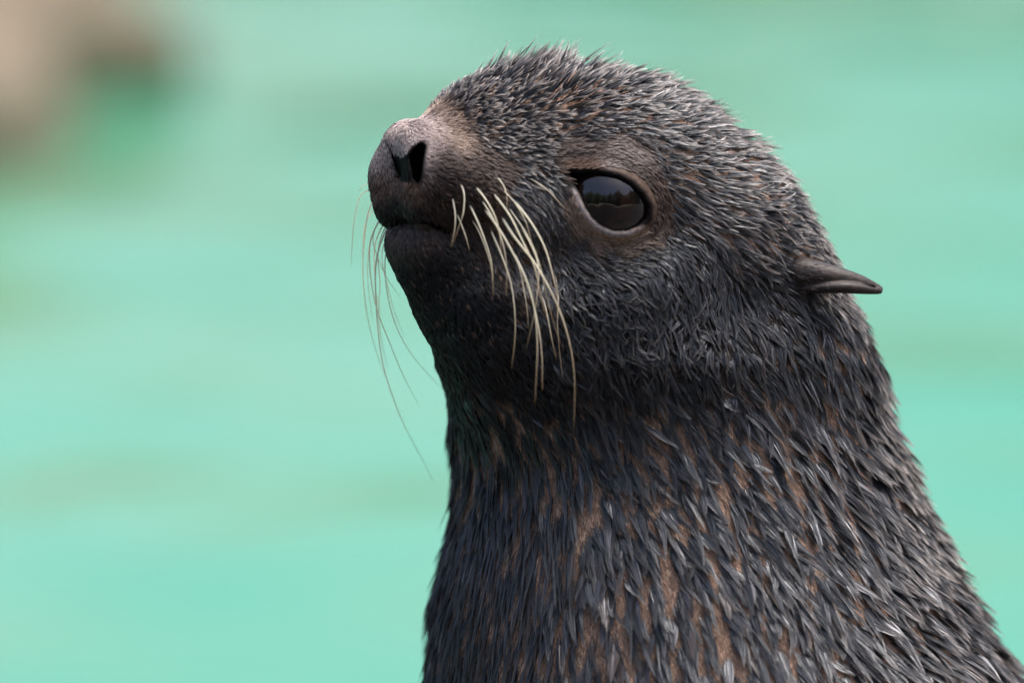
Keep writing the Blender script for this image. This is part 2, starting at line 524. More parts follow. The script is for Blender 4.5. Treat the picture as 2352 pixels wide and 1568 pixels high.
gd(34, 6.4, .26, 1.0, .2, 'w', (1070, 262, .95, -.3), (1085, 300, 1, .0), (1110, 335, 1, .12))
gd(42, 7, .26, 1.1, .22, 'w', (1120, 300, 1, -.05), (1180, 300, 1, -.05), (1220, 360, .96, .2), (1160, 350, 1, .12), (1250, 320, 1, -.1), (1140, 230, .85, -.5))
gd(66, 9, .75, 1.2, .25, 't', (1150, 180, .35, -.95), (1230, 165, .05, -1), (1300, 160, .12, -1), (1200, 210, .75, -.65), (1290, 215, .75, -.65))
gd(66, 10, .5, 1.2, .18, 't', (1400, 180, .45, -.9), (1500, 205, .6, -.8), (1600, 255, .72, -.7), (1700, 335, .8, -.6))
gd(54, 8.5, .24, .8, .15, 't', (1300, 260, .97, -.2), (1400, 260, 1, -.08), (1480, 285, .97, -.2), (1350, 300, 1, .02), (1580, 330, .9, -.35), (1680, 400, .93, -.2))
gd(56, 9, .40, 1.1, .18, 't', (1780, 430, .88, -.4), (1850, 510, .92, -.15), (1900, 560, .95, .05), (1935, 630, .9, .4))
gd(20, 5, .10, 0, .08, 'e', (1290, 350, .95, -.2), (1330, 345, .97, -.22), (1400, 340, 1, .0), (1450, 360, .95, .3), (1400, 375, 1, .05))  # brow highlight painted as paler grey hair
gd(13, 4, .12, 0, .1, 'r', (1310, 375, .9, -.3), (1350, 382, 1, -.1))
gd(15, 4.5, .12, 0, .1, 'n', (1440, 395, .9, .45), (1510, 470, .35, .95), (1490, 420, .7, .7), (1505, 515, .3, .95))
gd(11, 4, .10, 0, .1, 'w', (1315, 470, .3, .95), (1340, 515, .55, .85), (1380, 545, .85, .5), (1420, 552, 1, 0), (1465, 545, .95, -.25))
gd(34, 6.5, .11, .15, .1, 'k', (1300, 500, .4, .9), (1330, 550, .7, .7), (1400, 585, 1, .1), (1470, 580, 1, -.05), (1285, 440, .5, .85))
gd(56, 9, .20, .5, .15, 't', (1560, 480, .85, .5), (1600, 420, .95, .15), (1540, 400, .9, .3), (1650, 500, .95, .3), (1750, 520, .95, .22), (1700, 560, .9, .42))
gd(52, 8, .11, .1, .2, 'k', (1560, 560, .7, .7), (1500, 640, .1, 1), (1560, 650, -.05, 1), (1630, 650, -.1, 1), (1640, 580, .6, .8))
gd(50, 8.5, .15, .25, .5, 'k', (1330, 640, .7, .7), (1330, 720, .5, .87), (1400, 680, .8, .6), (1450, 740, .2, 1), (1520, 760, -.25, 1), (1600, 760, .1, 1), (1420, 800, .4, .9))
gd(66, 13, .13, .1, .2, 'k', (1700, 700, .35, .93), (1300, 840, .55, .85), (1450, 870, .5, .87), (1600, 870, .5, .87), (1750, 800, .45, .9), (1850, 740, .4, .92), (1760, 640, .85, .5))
gd(90, 22, .22, .12, .16, 't', (1350, 960, .5, .87), (1500, 1000, .52, .85), (1700, 1000, .5, .87), (1850, 900, .45, .9), (1950, 850, .5, .87), (1400, 1200, .42, .9), (1600, 1200, .42, .9), (1800, 1200, .42, .9), (1950, 1150, .45, .88))
gd(86, 16, .18, .12, .12, 't', (1200, 1000, .3, .95), (1090, 960, .25, .97), (1250, 1150, .3, .95))
gd(82, 19, .34, .9, .18, 't', (2010, 860, .6, .8), (2050, 1000, .62, .78), (2090, 1130, .75, .65), (2160, 1270, .8, .6))
gd(110, 7, .10, .1, .04, 't', (1060, 1100, -.02, 1), (1060, 1280, -.08, 1), (1025, 1430, -.08, 1), (1110, 1350, .0, 1), (1180, 1280, .1, 1), (1120, 1500, -.04, 1))
gd(95, 20, .20, .12, .16, 't', (1320, 1400, .2, .98), (1500, 1420, .28, .96), (1700, 1430, .28, .96), (1880, 1400, .25, .97), (1250, 1600, .08, 1), (1700, 1800, .3, .95))
gd(92, 21, .26, .4, .16, 't', (2010, 1380, .5, .87), (2120, 1380, .75, .66), (2230, 1460, .8, .6), (2300, 1600, .75, .66), (2200, 1850, .5, .85))
G = np.array(G)
def field(uv):
    out = np.empty((len(uv), G.shape[1] - 2))
    for s in range(0, len(uv), 20000):
        q = uv[s:s + 20000]
        d2 = ((q[:, None, :] - G[None, :, :2]) ** 2).sum(2)
        sc = 18 + 0.10 * G[None, :, 4] * 4
        w = 1.0 / (d2 + sc ** 2) ** 2.2
        out[s:s + 20000] = (w @ G[:, 2:]) / w.sum(1, keepdims=True)
    return out
def guide_uv(P):
    Q = mirror(P)
    k = (DIST + Q[:, 2] * S) / DIST
    return np.stack([U0 + (Q[:, 0] - U0) / k, V0 + (Q[:, 1] - V0) / k], 1), Q
def sm(x, a, b):
    t = np.clip((x - a) / (b - a), 0, 1); return t * t * (3 - 2 * t)
NOSEPAD = np.array([(892, 330), (904, 352), (926, 358), (940, 350), (968, 329), (978, 334), (972, 370), (964, 405), (958, 424), (940, 418), (922, 416), (908, 380), (894, 340)], float)
def raw_uv(P):
    k = (DIST + P[:, 2] * S) / DIST
    return np.stack([U0 + (P[:, 0] - U0) / k, V0 + (P[:, 1] - V0) / k], 1)

def mouth_dist(ru):
    m = np.array(MOUTH); d = np.full(len(ru), 1e9)
    for a, b_ in zip(m[:-1], m[1:]):
        e = b_ - a; t_ = np.clip(((ru - a) @ e) / (e @ e), 0, 1)
        d = np.minimum(d, np.hypot(*(ru - a - t_[:, None] * e).T))
    return d
def skin_colour(P, uv):
    f = field(uv)
    c = f[:, 7:10].copy()
    al = poly_sdf(uv[:, 0], uv[:, 1], ALMOND)
    front = P[:, 2] < 200
    # wet pale rim of the lower lid
    low = sm(uv[:, 1] - (430 + (uv[:, 0] - 1320) * 0.55), -8, 16)
    w = (1 - sm(al, 11 - 10 * low, 20 - 15 * low)) * front
    c = c * (1 - w[:, None]) + np.array((0.012, 0.010, 0.011)) * w[:, None]
    w = np.exp(-((al - 10) / 7.0) ** 2) * low * front * (1 - 0.6 * sm(uv[:, 0], 1420, 1480))
    c = c * (1 - w[:, None]) + np.array((0.36, 0.34, 0.36)) * w[:, None]
    w = np.exp(-((al - 27) / 8.0) ** 2) * low * front
    c = c * (1 - w[:, None]) + np.array((0.33, 0.22, 0.14)) * w[:, None]
    ru = raw_uv(P)
    npd = poly_sdf(ru[:, 0], ru[:, 1], NOSEPAD)
    w = (1 - sm(np.minimum(npd, poly_sdf(ru[:, 0], ru[:, 1], NOSTRIL) - 3), -3, 10)) * (P[:, 2] < -200)
    c = c * (1 - w[:, None]) + np.array((0.007, 0.007, 0.008)) * w[:, None]
    w = (1 - sm(mouth_dist(ru), 5, 12)) * (P[:, 2] < -60) * (1 - 0.6 * sm(ru[:, 0], 1040, 1100))     # skin blackened along the mouth line
    c = c * (1 - w[:, None]) + np.array((0.006, 0.005, 0.005)) * w[:, None]
    return c

def quad_normals(V, F):
    n = np.cross(V[F[:, 2]] - V[F[:, 0]], V[F[:, 3]] - V[F[:, 1]])
    a = np.linalg.norm(n, axis=1)
    return n / np.maximum(a, 1e-9)[:, None], a / 2
# keep normals pointing out
n_, a_ = quad_normals(V, F)
if (n_ * grad(sdf0, V[F].mean(1)[:2000].repeat(1, 0), 4.0)[:1]).size and ((n_[:2000] * grad(sdf0, V[F[:2000]].mean(1), 4.0)).sum(1).mean() < 0):
    F = F[:, ::-1]
if True:                                             # (u,v,d) is left-handed against (x,y,z): faces turn over once more
    Lc = to_local(V)
    n_, a_ = quad_normals(Lc, F)
    out = to_local(V + grad(sdf0, V, 4.0)) - Lc
    if (n_[:4000] * out[F[:4000, 0]]).sum() < 0: F = F[:, ::-1]

# ------------------------------------------------------------------ seal: body, eyes, ears
m_skin, nt, b = new_mat('seal_skin')
at = nt.nodes.new('ShaderNodeAttribute'); at.attribute_name = 'pelt'
n1 = noise_tex(nt, obj_coords(nt, (1, 1, 1)), 420, 4, 0.6)
dk = nt.nodes.new('ShaderNodeMix'); dk.data_type = 'RGBA'; dk.blend_type = 'MULTIPLY'
dk.inputs[0].default_value = 1.0
nt.links.new(at.outputs['Color'], dk.inputs[6])
nt.links.new(ramp(nt, n1, [(0.3, (0.55, 0.52, 0.5)), (0.7, (1.25, 1.2, 1.15))]), dk.inputs[7])
nt.links.new(dk.outputs[2], b.inputs['Base Color'])
b.inputs['Roughness'].default_value = 0.55
b.inputs['Specular IOR Level'].default_value = 0.04
bump(nt, noise_tex(nt, obj_coords(nt, (1, 1, 0.35)), 700, 3, 0.6), 0.5, 0.0012, b)

body = mesh_obj('body', to_local(V), F, m_skin, seal)
uvV, _ = guide_uv(V)
ca_ = body.data.color_attributes.new('pelt', 'FLOAT_COLOR', 'POINT')
ca_.data.foreach_set('color', np.concatenate([skin_colour(V, uvV), np.ones((len(V), 1))], 1).astype(np.float32).ravel())

m_eye, nt, b = new_mat('seal_eye')
oc = obj_coords(nt)
sx = nt.nodes.new('ShaderNodeSeparateXYZ'); nt.links.new(oc, sx.inputs[0])
# local -Y looks out of the head: brown-black iris round a wide dark pupil
ln = nt.nodes.new('ShaderNodeVectorMath'); ln.operation = 'DISTANCE'
nt.links.new(oc, ln.inputs[0]); ln.inputs[1].default_value = (0, -EYE_R * S, 0)
c = ramp(nt, ln.outputs['Value'], [(0.0090, (0.004, 0.003, 0.004)), (0.0115, (0.016, 0.007, 0.006)), (0.0165, (0.010, 0.006, 0.005)), (0.0190, (0.010, 0.008, 0.010))])
nt.links.new(c, b.inputs['Base Color'])
b.inputs['Roughness'].default_value = 0.09
bump(nt, noise_tex(nt, obj_coords(nt), 85, 1.5, 0.5), 0.22, 0.004, b)
b.inputs['IOR'].default_value = 1.7
def uv_ball(n, m, r, bulge=0.0):
    v = []; f = []
    for i in range(n + 1):
        th = math.pi * i / n
        for j in range(m):
            ph = 2 * math.pi * j / m
            q = r * (1 + bulge * max(0, math.cos(th) - 0.55))
            v.append((q * math.sin(th) * math.cos(ph), -q * math.cos(th), q * math.sin(th) * math.sin(ph)))
    for i in range(n):
        for j in range(m):
            f.append((i * m + j, i * m + (j + 1) % m, (i + 1) * m + (j + 1) % m, (i + 1) * m + j))
    return np.array(v), f
ev, ef = uv_ball(40, 64, EYE_R * S, 0.05)
def place_eye(C, gaze):
    o = mesh_obj('eye', ev, ef, m_eye, seal)
    o.location = to_local(C)
    o.rotation_euler = Vector(gaze).to_track_quat('-Y', 'Z').to_euler()
    return o
place_eye(EYE_C, (-0.25, -1, 0.05))
fE, lE = headc(EYE_C[None]); 
farE = np.array([UM - fE[0] * cy - lE[0] * sy, EYE_C[1], -fE[0] * sy + lE[0] * cy])
place_eye(farE, (-0.85, 0.6, 0.05))

m_ear, nt, b = new_mat('seal_ear_skin')
n1 = noise_tex(nt, obj_coords(nt, (0.4, 1, 1)), 500, 4, 0.6)
nt.links.new(ramp(nt, n1, [(0.3, (0.016, 0.012, 0.012)), (0.75, (0.050, 0.036, 0.032))]), b.inputs['Base Color'])
b.inputs['Roughness'].default_value = 0.5
b.inputs['Specular IOR Level'].default_value = 0.3
bump(nt, n1, 0.35, 0.0008, b)
eb = surf_d(1800, 625)
def ep(u, v, dd): return persp(u, v, eb + dd)
def ear_path(rows, n=26):
    tt = np.linspace(0, 1, len(rows)); q = np.linspace(0, 1, n)
    e = [cubic(tt, [r[i] for r in rows])(q) for i in range(4)]
    return [(ep(*p), r) for p, r in zip(zip(*e[:3]), e[3])]
E_UP = ear_path([(1745, 614, 80, 24), (1820, 626, 44, 36), (1900, 637, 30, 30), (1970, 650, 44, 20), (2020, 664, 66, 8)])
E_LO = ear_path([(1815, 668, 34, 5), (1870, 663, 8, 10), (1935, 660, 6, 13), (1985, 664, 30, 11), (2020, 668, 58, 7)])
E_GR = ear_path([(1835, 655, 8, 3), (1890, 648, -6, 4.5), (1945, 645, -4, 4), (1985, 652, 22, 3), (2012, 663, 50, 2)])
def chain(P, path, k):
    a = None
    for (p, r), (q, s_) in zip(path[:-1], path[1:]):
        c_ = capsule(P, p, q, r, s_); a = c_ if a is None else smin(a, c_, k)
    return a
def ear_sdf(P):
    x = smin(chain(P, E_UP, 2), chain(P, E_LO, 2), 4)
    return smax(x, -chain(P, E_GR, 1), 4)
Ve, Fe = surface_nets(ear_sdf, (1700, 540, eb - 80), (2060, 720, eb + 120), 3.0, 3)
Ve = Ve - grad(ear_sdf, Ve, 1.0) * np.clip(ear_sdf(Ve), -2, 2)[:, None]
n_, a_ = quad_normals(to_local(Ve), Fe)
out = to_local(Ve + grad(ear_sdf, Ve)) - to_local(Ve)
if (n_ * out[Fe[:, 0]]).sum() < 0: Fe = Fe[:, ::-1]
mesh_obj('ear', to_local(Ve), Fe, m_ear, seal)
f_, l_ = headc(Ve)
Vf = np.stack([UM - f_ * cy - l_ * sy, Ve[:, 1], -f_ * sy + l_ * cy], 1)
mesh_obj('ear', to_local(Vf), Fe[:, ::-1], m_ear, seal)
# ------------------------------------------------------------------ seal: fur
def sample_roots(dens, seed):
    """random points on the pelt; dens(face centres) = roots per square unit"""
    r = np.random.default_rng(seed)
    n, a = quad_normals(V, F)
    c = V[F].mean(1)
    keep = c[:, 1] < 1980
    ex = np.where(keep, a * dens(c), 0)
    cum = np.cumsum(ex)
    N = int(cum[-1])
    i = np.searchsorted(cum, r.random(N) * cum[-1])
    s, t = r.random((2, N, 1))
    q = V[F[i]]
    p = (q[:, 0] * (1 - s) + q[:, 1] * s) * (1 - t) + (q[:, 3] * (1 - s) + q[:, 2] * s) * t
    return p

def bald(P, uv):
    """True where no fur grows: eye opening, lid margin, nostrils, nose pad, lips inside the mouth"""
    al = poly_sdf(uv[:, 0], uv[:, 1], ALMOND)
    ru = raw_uv(P)
    npd = poly_sdf(ru[:, 0], ru[:, 1], NOSEPAD)
    k = (al < np.where(uv[:, 1] > 430 + (uv[:, 0] - 1320) * 0.55, 14, 9)) & (np.abs(uv[:, 0] - 1400) < 150)
    k |= (npd < 1) & (P[:, 2] < -150)
    nos = poly_sdf(ru[:, 0], ru[:, 1], NOSTRIL)
    k |= (nos < 9) & (P[:, 2] < -150)
    k |= (mouth_dist(ru) < 3.2) & (P[:, 2] < -60) & (ru[:, 0] < 1075)
    k |= sdf0(P) > 14
    k |= (sdf0(P) < -5) & (P[:, 2] < 0) & (np.hypot(uv[:, 0] - EU, uv[:, 1] - EV) > 170)
    return k

def fur_frames(P, mess, rr):
    uv, Q = guide_uv(P)
    f = field(uv)
    n = grad(sdf, P, 3.0)
    fl = np.stack([f[:, 0], f[:, 1], np.zeros(len(P))], 1)
    # the far half: reflect the flow across the median plane
    fc, lc = headc(P)
    far = (lc < 0) & (P[:, 1] < 900)
    fx = fl[:, 0]
    ff, ll = -fx * cy, fx * sy
    fl[far, 0] = (-ff * cy - ll * sy)[far]; fl[far, 2] = (-ff * sy + ll * cy)[far]
    T = fl - (fl * n).sum(1, keepdims=True) * n
    T += 1e-4
    T /= np.linalg.norm(T, axis=1, keepdims=True)
    B = np.cross(n, T)
    ang = rr.normal(size=len(P)) * f[:, 6] * mess + 0.20 * np.sin(P[:, 0] / 31 + P[:, 1] / 47) * np.sin(P[:, 1] / 37 - P[:, 0] / 53 + 1) * sm(f[:, 2], 20, 40) * (1 - 0.6 * sm(uv[:, 1], 900, 1050)) * np.clip(f[:, 6] / 0.14, 0.2, 1)
    T = T * np.cos(ang)[:, None] + B * np.sin(ang)[:, None]
    B = np.cross(n, T)
    return uv, f, n, T, B

def add_hair(name, pos, rad, tint, tip, mat):
    """pos (N,K,3) in (u,v,d)"""
    N, K, _ = pos.shape
    h = bpy.data.hair_curves.new(name)
    h.add_curves([K] * N)
    h.attributes['position'].data.foreach_set('vector', to_local(pos).astype(np.float32).ravel())
    ra = h.attributes.get('radius') or h.attributes.new('radius', 'FLOAT', 'POINT')
    ra.data.foreach_set('value', (np.broadcast_to(rad, (N, K)) * S).astype(np.float32).ravel())
    ta = h.attributes.new('tint', 'FLOAT_COLOR', 'CURVE')
    ta.data.foreach_set('color', np.concatenate([tint, np.ones((N, 1))], 1).astype(np.float32).ravel())
    pa = h.attributes.new('pale_tip', 'FLOAT', 'CURVE')
    pa.data.foreach_set('value', tip.astype(np.float32))
    h.materials.append(mat)
    o = bpy.data.objects.new(name, h)
    col.objects.link(o)
    o.parent = seal
    return tag(o, kind='stuff')

def fur_mat(name, rough, spec, tipcol):
    m, nt, b = new_mat(name)
    at = nt.nodes.new('ShaderNodeAttribute'); at.attribute_name = 'tint'
    pt = nt.nodes.new('ShaderNodeAttribute'); pt.attribute_name = 'pale_tip'
    hi = nt.nodes.new('ShaderNodeHairInfo')
    mr = nt.nodes.new('ShaderNodeMapRange'); mr.interpolation_type = 'SMOOTHSTEP'
    mr.inputs[1].default_value = 0.58; mr.inputs[2].default_value = 1.0
    nt.links.new(hi.outputs['Intercept'], mr.inputs[0])
    mu = nt.nodes.new('ShaderNodeMath'); mu.operation = 'MULTIPLY'
    nt.links.new(mr.outputs[0], mu.inputs[0]); nt.links.new(pt.outputs['Fac'], mu.inputs[1])
    nt.links.new(mix_rgb(nt, mu.outputs[0], at.outputs['Color'], tipcol), b.inputs['Base Color'])
    b.inputs['Roughness'].default_value = rough
    b.inputs['Specular IOR Level'].default_value = spec
    b.inputs['Specular Tint'].default_value = (0.8, 0.88, 1.0, 1)  # bluish sky sheen put in as a tint
    return m
m_guard = fur_mat('wet_guard_hair', 0.34, 0.7, (0.70, 0.62, 0.57))  # pale tip colour stands in for backlight through the hairs
m_velvet = fur_mat('short_velvet_hair', 0.45, 0.3, (0.4, 0.3, 0.24))
m_under = fur_mat('underfur', 0.6, 0.3, (0.4, 0.3, 0.24))

# guard hair: wet locks that each draw to a point and overlap like shingles
rr = np.random.default_rng(11)
def lock_density(c):
    uv, Q = guide_uv(c)
    f = field(uv)
    d = 1.0 / (f[:, 2] * f[:, 3] * (0.27 - 0.115 * sm(uv[:, 1], 880, 1020)))
    hidden = (c[:, 2] > ND_(c[:, 1]) + 150)
    return np.where(hidden, d * 0.45, d)
P0 = sample_roots(lock_density, 5)
# the wet coat of the neck and chest parts into ridges along the flow, with the wool showing between them
q_ = guide_uv(P0)[0]
sl = sm(q_[:, 0], 1080, 1380)
hv = np.where(q_[:, 1] < 1250, (q_[:, 1] - 900) * 0.20, 70 + (q_[:, 1] - 1250) * 0.10)
sc_ = q_[:, 0] - sl * hv
lam = 22 + 32 * sl
ph = 6.283 * sc_ / lam + 0.9 * np.sin(q_[:, 1] / 105 + q_[:, 0] / 150) + 0.4 * np.sin(q_[:, 1] / 41 - q_[:, 0] / 70)
keepp = 0.04 + 0.96 * sm(np.sin(ph), -0.02 - 0.45 * sl, 0.5 - 0.25 * sl)
nk = sm(q_[:, 1], 880, 1020) * (1 - 0.5 * sm(q_[:, 0], 1850, 2050))
P0 = P0[rr.random(len(P0)) < 1 - nk * (1 - keepp)]
uv, f, n, T, B = fur_frames(P0, 1.0, rr)
ok = ~bald(P0, uv)
P0, uv, f, n, T, B = [x[ok] for x in (P0, uv, f, n, T, B)]
N = len(P0)
K = 7
t = np.linspace(0, 1, K)
Ln = f[:, 2] * rr.uniform(0.6, 1.35, N) * (1 + 0.16 * rr.normal(size=N) * sm(f[:, 4], 0.3, 0.6)).clip(0.6, 1.35)
Wd = f[:, 3] * np.exp(rr.normal(size=N) * 0.38)
lift = f[:, 4] * rr.uniform(0.5, 1.5, N)
crv = rr.normal(size=N) * 0.12 * np.clip(f[:, 6] / 0.16, 0.25, 1.2)
# centre line of each lock follows the skin at a rising height
C = P0[:, None] + T[:, None] * (Ln[:, None] * t)[..., None] + B[:, None] * (Ln[:, None] * crv[:, None] * t ** 2)[..., None]
H = Ln[:, None] * lift[:, None] * (t ** 1.15) + 3.0 * np.sin(np.pi * t)[None] * np.minimum(1, Ln / 40)[:, None]
flat = C.reshape(-1, 3)
sd_ = np.concatenate([sdf0(q) for q in np.array_split(flat, 20)]).reshape(N, K)
C = C + n[:, None] * (H - sd_ + sd_[:, :1])[..., None]
roll = rr.normal(size=N) * 0.33                       # wet locks lie tilted this way and that
Br = B * np.cos(roll)[:, None] + n * np.sin(roll)[:, None]
nr = n * np.cos(roll)[:, None] - B * np.sin(roll)[:, None]
short = (1 - sm(f[:, 2], 18, 34))
dark = np.array((0.017, 0.0155, 0.0175)) * np.exp(rr.normal(size=(N, 1)) * 0.65)
dark = np.where((rr.random(N) < 0.07)[:, None], np.array((0.075, 0.05, 0.038)), dark)
dark = dark * (0.5 + 0.5 * sm(f[:, 7], 0.03, 0.22))[:, None]      # shade on cheeks and throat painted into the tint
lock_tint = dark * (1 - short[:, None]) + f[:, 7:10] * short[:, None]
lock_tint = np.where(((short > 0.5) & (rr.random(N) < 0.05))[:, None], np.array((0.14, 0.09, 0.065)), lock_tint)

def strands(ids, per, spread, fray, t=t):
    idx = np.repeat(ids, per[ids]); M = len(idx)
    x = rr.uniform(-1, 1, M) * spread
    a0 = rr.uniform(-0.12, 0.30, M)                   # where along the lock the hair starts
    end = 1 - np.abs(x) * 0.18 - rr.random(M) ** 3 * 0.15
    ts = a0[:, None] + (end - a0)[:, None] * t
    k0 = np.clip((np.maximum(ts, 0) * (K - 1)).astype(int), 0, K - 2)
    w_ = ts * (K - 1) - k0
    Ci = C[idx[:, None], k0] * (1 - w_)[..., None] + C[idx[:, None], k0 + 1] * w_[..., None]
    tc_ = np.clip(ts, 0, 1)
    prof = (1 - tc_ ** 1.55) * (0.72 + 0.28 * np.clip(tc_ / 0.25, 0, 1))
    half = (Wd[idx] * 0.5)[:, None]
    jx = x[:, None] * half * prof + rr.normal(size=(M, 1)) * (t ** 2)[None] * half * fray
    jz = (rr.random(M) * 0.09 * Wd[idx])[:, None] * prof - np.abs(jx) ** 2 / np.maximum(half, 1) * 0.14
    pos = Ci + Br[idx][:, None] * jx[..., None] + nr[idx][:, None] * jz[..., None] - n[idx][:, None] * (1.5 * (t[None] < 0.01))[..., None]
    tint = np.clip(lock_tint[idx] * np.exp(rr.normal(size=(M, 1)) * 0.25), 0, 1)
    tip = np.clip(f[idx, 5] * rr.uniform(0.2, 1.3, M), 0, 1)
    return idx, pos, prof, tint, tip

ids = np.arange(N)
big = f[:, 3] > 5.8
# single hairs: all of the short fur, and loose hairs lying over the wet locks
per = np.where(big, np.clip(Wd * 0.55, 3, 14), np.clip(Wd * 1.15 + 2, 4, 12)).astype(int)
idx, pos, prof, tint, tip = strands(ids, per, 1.0, 0.22)
rad = (0.60 - 0.45 * t ** 2)[None] * np.where(big[idx], 0.75, 0.85)[:, None]
pos = pos + np.where(big[idx], 1.6, 0)[:, None, None] * n[idx][:, None]
sel = big[idx]
add_hair('guard_hair', pos[sel], rad[sel], tint[sel], tip[sel], m_guard)
add_hair('short_fur', pos[~sel], rad[~sel], tint[~sel], tip[~sel], m_velvet)
print('locks', N, 'hairs', len(idx))

# wet locks: bundles of narrow flat blades stuck together by the water
per = np.clip(Wd * 0.52, 4, 20).astype(int)
tb = np.linspace(0, 1, 6); KB = 6
idx, pos, prof, tint, tip = strands(ids[big], per, 0.92, 0.10, tb)
M = len(idx)
tw = rr.normal(size=M) * 0.16
side = Br[idx] * np.cos(tw)[:, None] + nr[idx] * np.sin(tw)[:, None]
hw = (Wd[idx] / per[idx] * 0.75)[:, None] * (prof ** 0.6 * 0.9 + 0.06) * (1 - 0.85 * tb[None] ** 4)
vL = pos - side[:, None] * hw[..., None]; vR = pos + side[:, None] * hw[..., None]
vv = np.stack([vL, vR], 2).reshape(-1, 3)             # strand, ring, side
base = np.arange(M)[:, None] * (2 * KB) + np.arange(KB - 1)[None] * 2
ff = np.stack([base, base + 1, base + 3, base + 2], -1).reshape(-1, 4)
me = bpy.data.meshes.new('wet_locks')
me.vertices.add(len(vv)); me.vertices.foreach_set('co', to_local(vv).astype(np.float32).ravel())
me.loops.add(ff.size); me.loops.foreach_set('vertex_index', ff.astype(np.int32).ravel())
me.polygons.add(len(ff)); me.polygons.foreach_set('loop_start', np.arange(0, ff.size, 4, dtype=np.int32))
me.polygons.foreach_set('use_smooth', np.ones(len(ff), bool))
me.update(calc_edges=True)
ta = me.attributes.new('tint', 'FLOAT_COLOR', 'POINT')
tc = np.concatenate([tint, np.ones((M, 1))], 1)
ta.data.foreach_set('color', np.repeat(tc, 2 * KB, 0).astype(np.float32).ravel())
tp = tip[:, None] * (np.clip((tb - 0.42) / 0.5, 0, 1) ** 1.3)[None]
me.attributes.new('pale', 'FLOAT', 'POINT').data.foreach_set('value', np.repeat(tp.ravel(), 2).astype(np.float32))
m_lock, nt, b = new_mat('wet_lock')
at = nt.nodes.new('ShaderNodeAttribute'); at.attribute_name = 'tint'
pt = nt.nodes.new('ShaderNodeAttribute'); pt.attribute_name = 'pale'
nt.links.new(mix_rgb(nt, pt.outputs['Fac'], at.outputs['Color'], (0.72, 0.62, 0.55)), b.inputs['Base Color'])  # blade tips painted pale for the rim light
b.inputs['Roughness'].default_value = 0.45
b.inputs['IOR'].default_value = 1.98
b.inputs['Specular Tint'].default_value = (0.88, 0.92, 1.0, 1)  # blue of the sky put into the lock sheen
me.materials.append(m_lock)
lk = bpy.data.objects.new('wet_locks', me); col.objects.link(lk); lk.parent = seal
tag(lk, kind='stuff')
print('blades', M, 'tris', len(ff) * 2)

# underfur: short crimped tan wool seen between the locks
rr = np.random.default_rng(12)
def wool_density(c):
    f_ = field(guide_uv(c)[0])
    return np.where(c[:, 2] > ND_(c[:, 1]) + 150, 0.015, 0.07) * sm(f_[:, 2], 18, 30)
P1 = sample_roots(wool_density, 6)
uv1, f1, n1_, T1, B1 = fur_frames(P1, 2.0, rr)
ok = ~bald(P1, uv1)
P1, uv1, f1, n1_, T1, B1 = [q[ok] for q in (P1, uv1, f1, n1_, T1, B1)]
K1 = 5; t1 = np.linspace(0, 1, K1); N1 = len(P1)
L1 = np.clip(f1[:, 2] * 0.25, 8, 17) * rr.uniform(.6, 1.3, N1)
cr = np.sin(t1[None] * 9 + rr.uniform(0, 6.3, (N1, 1))) * 1.6 * t1[None]
pos = P1[:, None] + T1[:, None] * (L1[:, None] * t1)[..., None] + n1_[:, None] * (L1[:, None] * 0.25 * t1 - 0.5)[..., None] + B1[:, None] * cr[..., None]
tint = np.clip(f1[:, 7:10] * np.exp(rr.normal(size=(N1, 1)) * 0.5), 0, 1)
add_hair('underfur', pos, (0.62 - 0.35 * t1)[None], tint, rr.random(N1) * 0.3, m_under)
print('wool', N1)

# fine fuzz on the near ear
rr = np.random.default_rng(14)
i_ = rr.integers(0, len(Ve), 2600)
Pe = Ve[i_] + rr.normal(size=(2600, 3)) * 1.0
ne = grad(ear_sdf, Pe, 1.0)
Pe = Pe - ne * ear_sdf(Pe)[:, None]
sel = Pe[:, 0] < 1790 + 130 * rr.random(len(Pe)) ** 1.2
Pe, ne = Pe[sel], ne[sel]
Te = np.array((1.0, 0.14, 0.15)) - ne * (ne @ np.array((1.0, 0.14, 0.15)))[:, None] + rr.normal(size=Pe.shape) * 0.12
Le = rr.uniform(8, 16, len(Pe))
te = np.linspace(0, 1, 4)
pos = Pe[:, None] + Te[:, None] * (Le[:, None] * te)[..., None] + ne[:, None] * (Le[:, None] * 0.13 * te - 0.4)[..., None]
add_hair('ear_fuzz', pos, (0.55 - 0.4 * te)[None], np.array((0.05, 0.04, 0.038)) * np.exp(rr.normal(size=(len(Pe), 1)) * 0.5), rr.random(len(Pe)) * 0.4, m_guard)
# ------------------------------------------------------------------ seal: whiskers, each a tapered bristle
m_wh, nt, b = new_mat('whisker_bristle')
uvn = nt.nodes.new('ShaderNodeAttribute'); uvn.attribute_name = 'along'
nt.links.new(ramp(nt, uvn.outputs['Fac'], [(0.0, (0.92, 0.89, 0.80)), (0.5, (0.92, 0.87, 0.74)), (1.0, (0.55, 0.40, 0.24))]), b.inputs['Base Color'])
b.inputs['Roughness'].default_value = 0.35
tr = nt.nodes.new('ShaderNodeBsdfTranslucent')            # horn lets light through
nt.links.new(b.inputs['Base Color'].links[0].from_socket, tr.inputs['Color'])
ms = nt.nodes.new('ShaderNodeMixShader'); ms.inputs[0].default_value = 0.65
nt.links.new(b.outputs[0], ms.inputs[1]); nt.links.new(tr.outputs[0], ms.inputs[2])
nt.links.new(ms.outputs[0], nt.nodes['Material Output'].inputs[0])

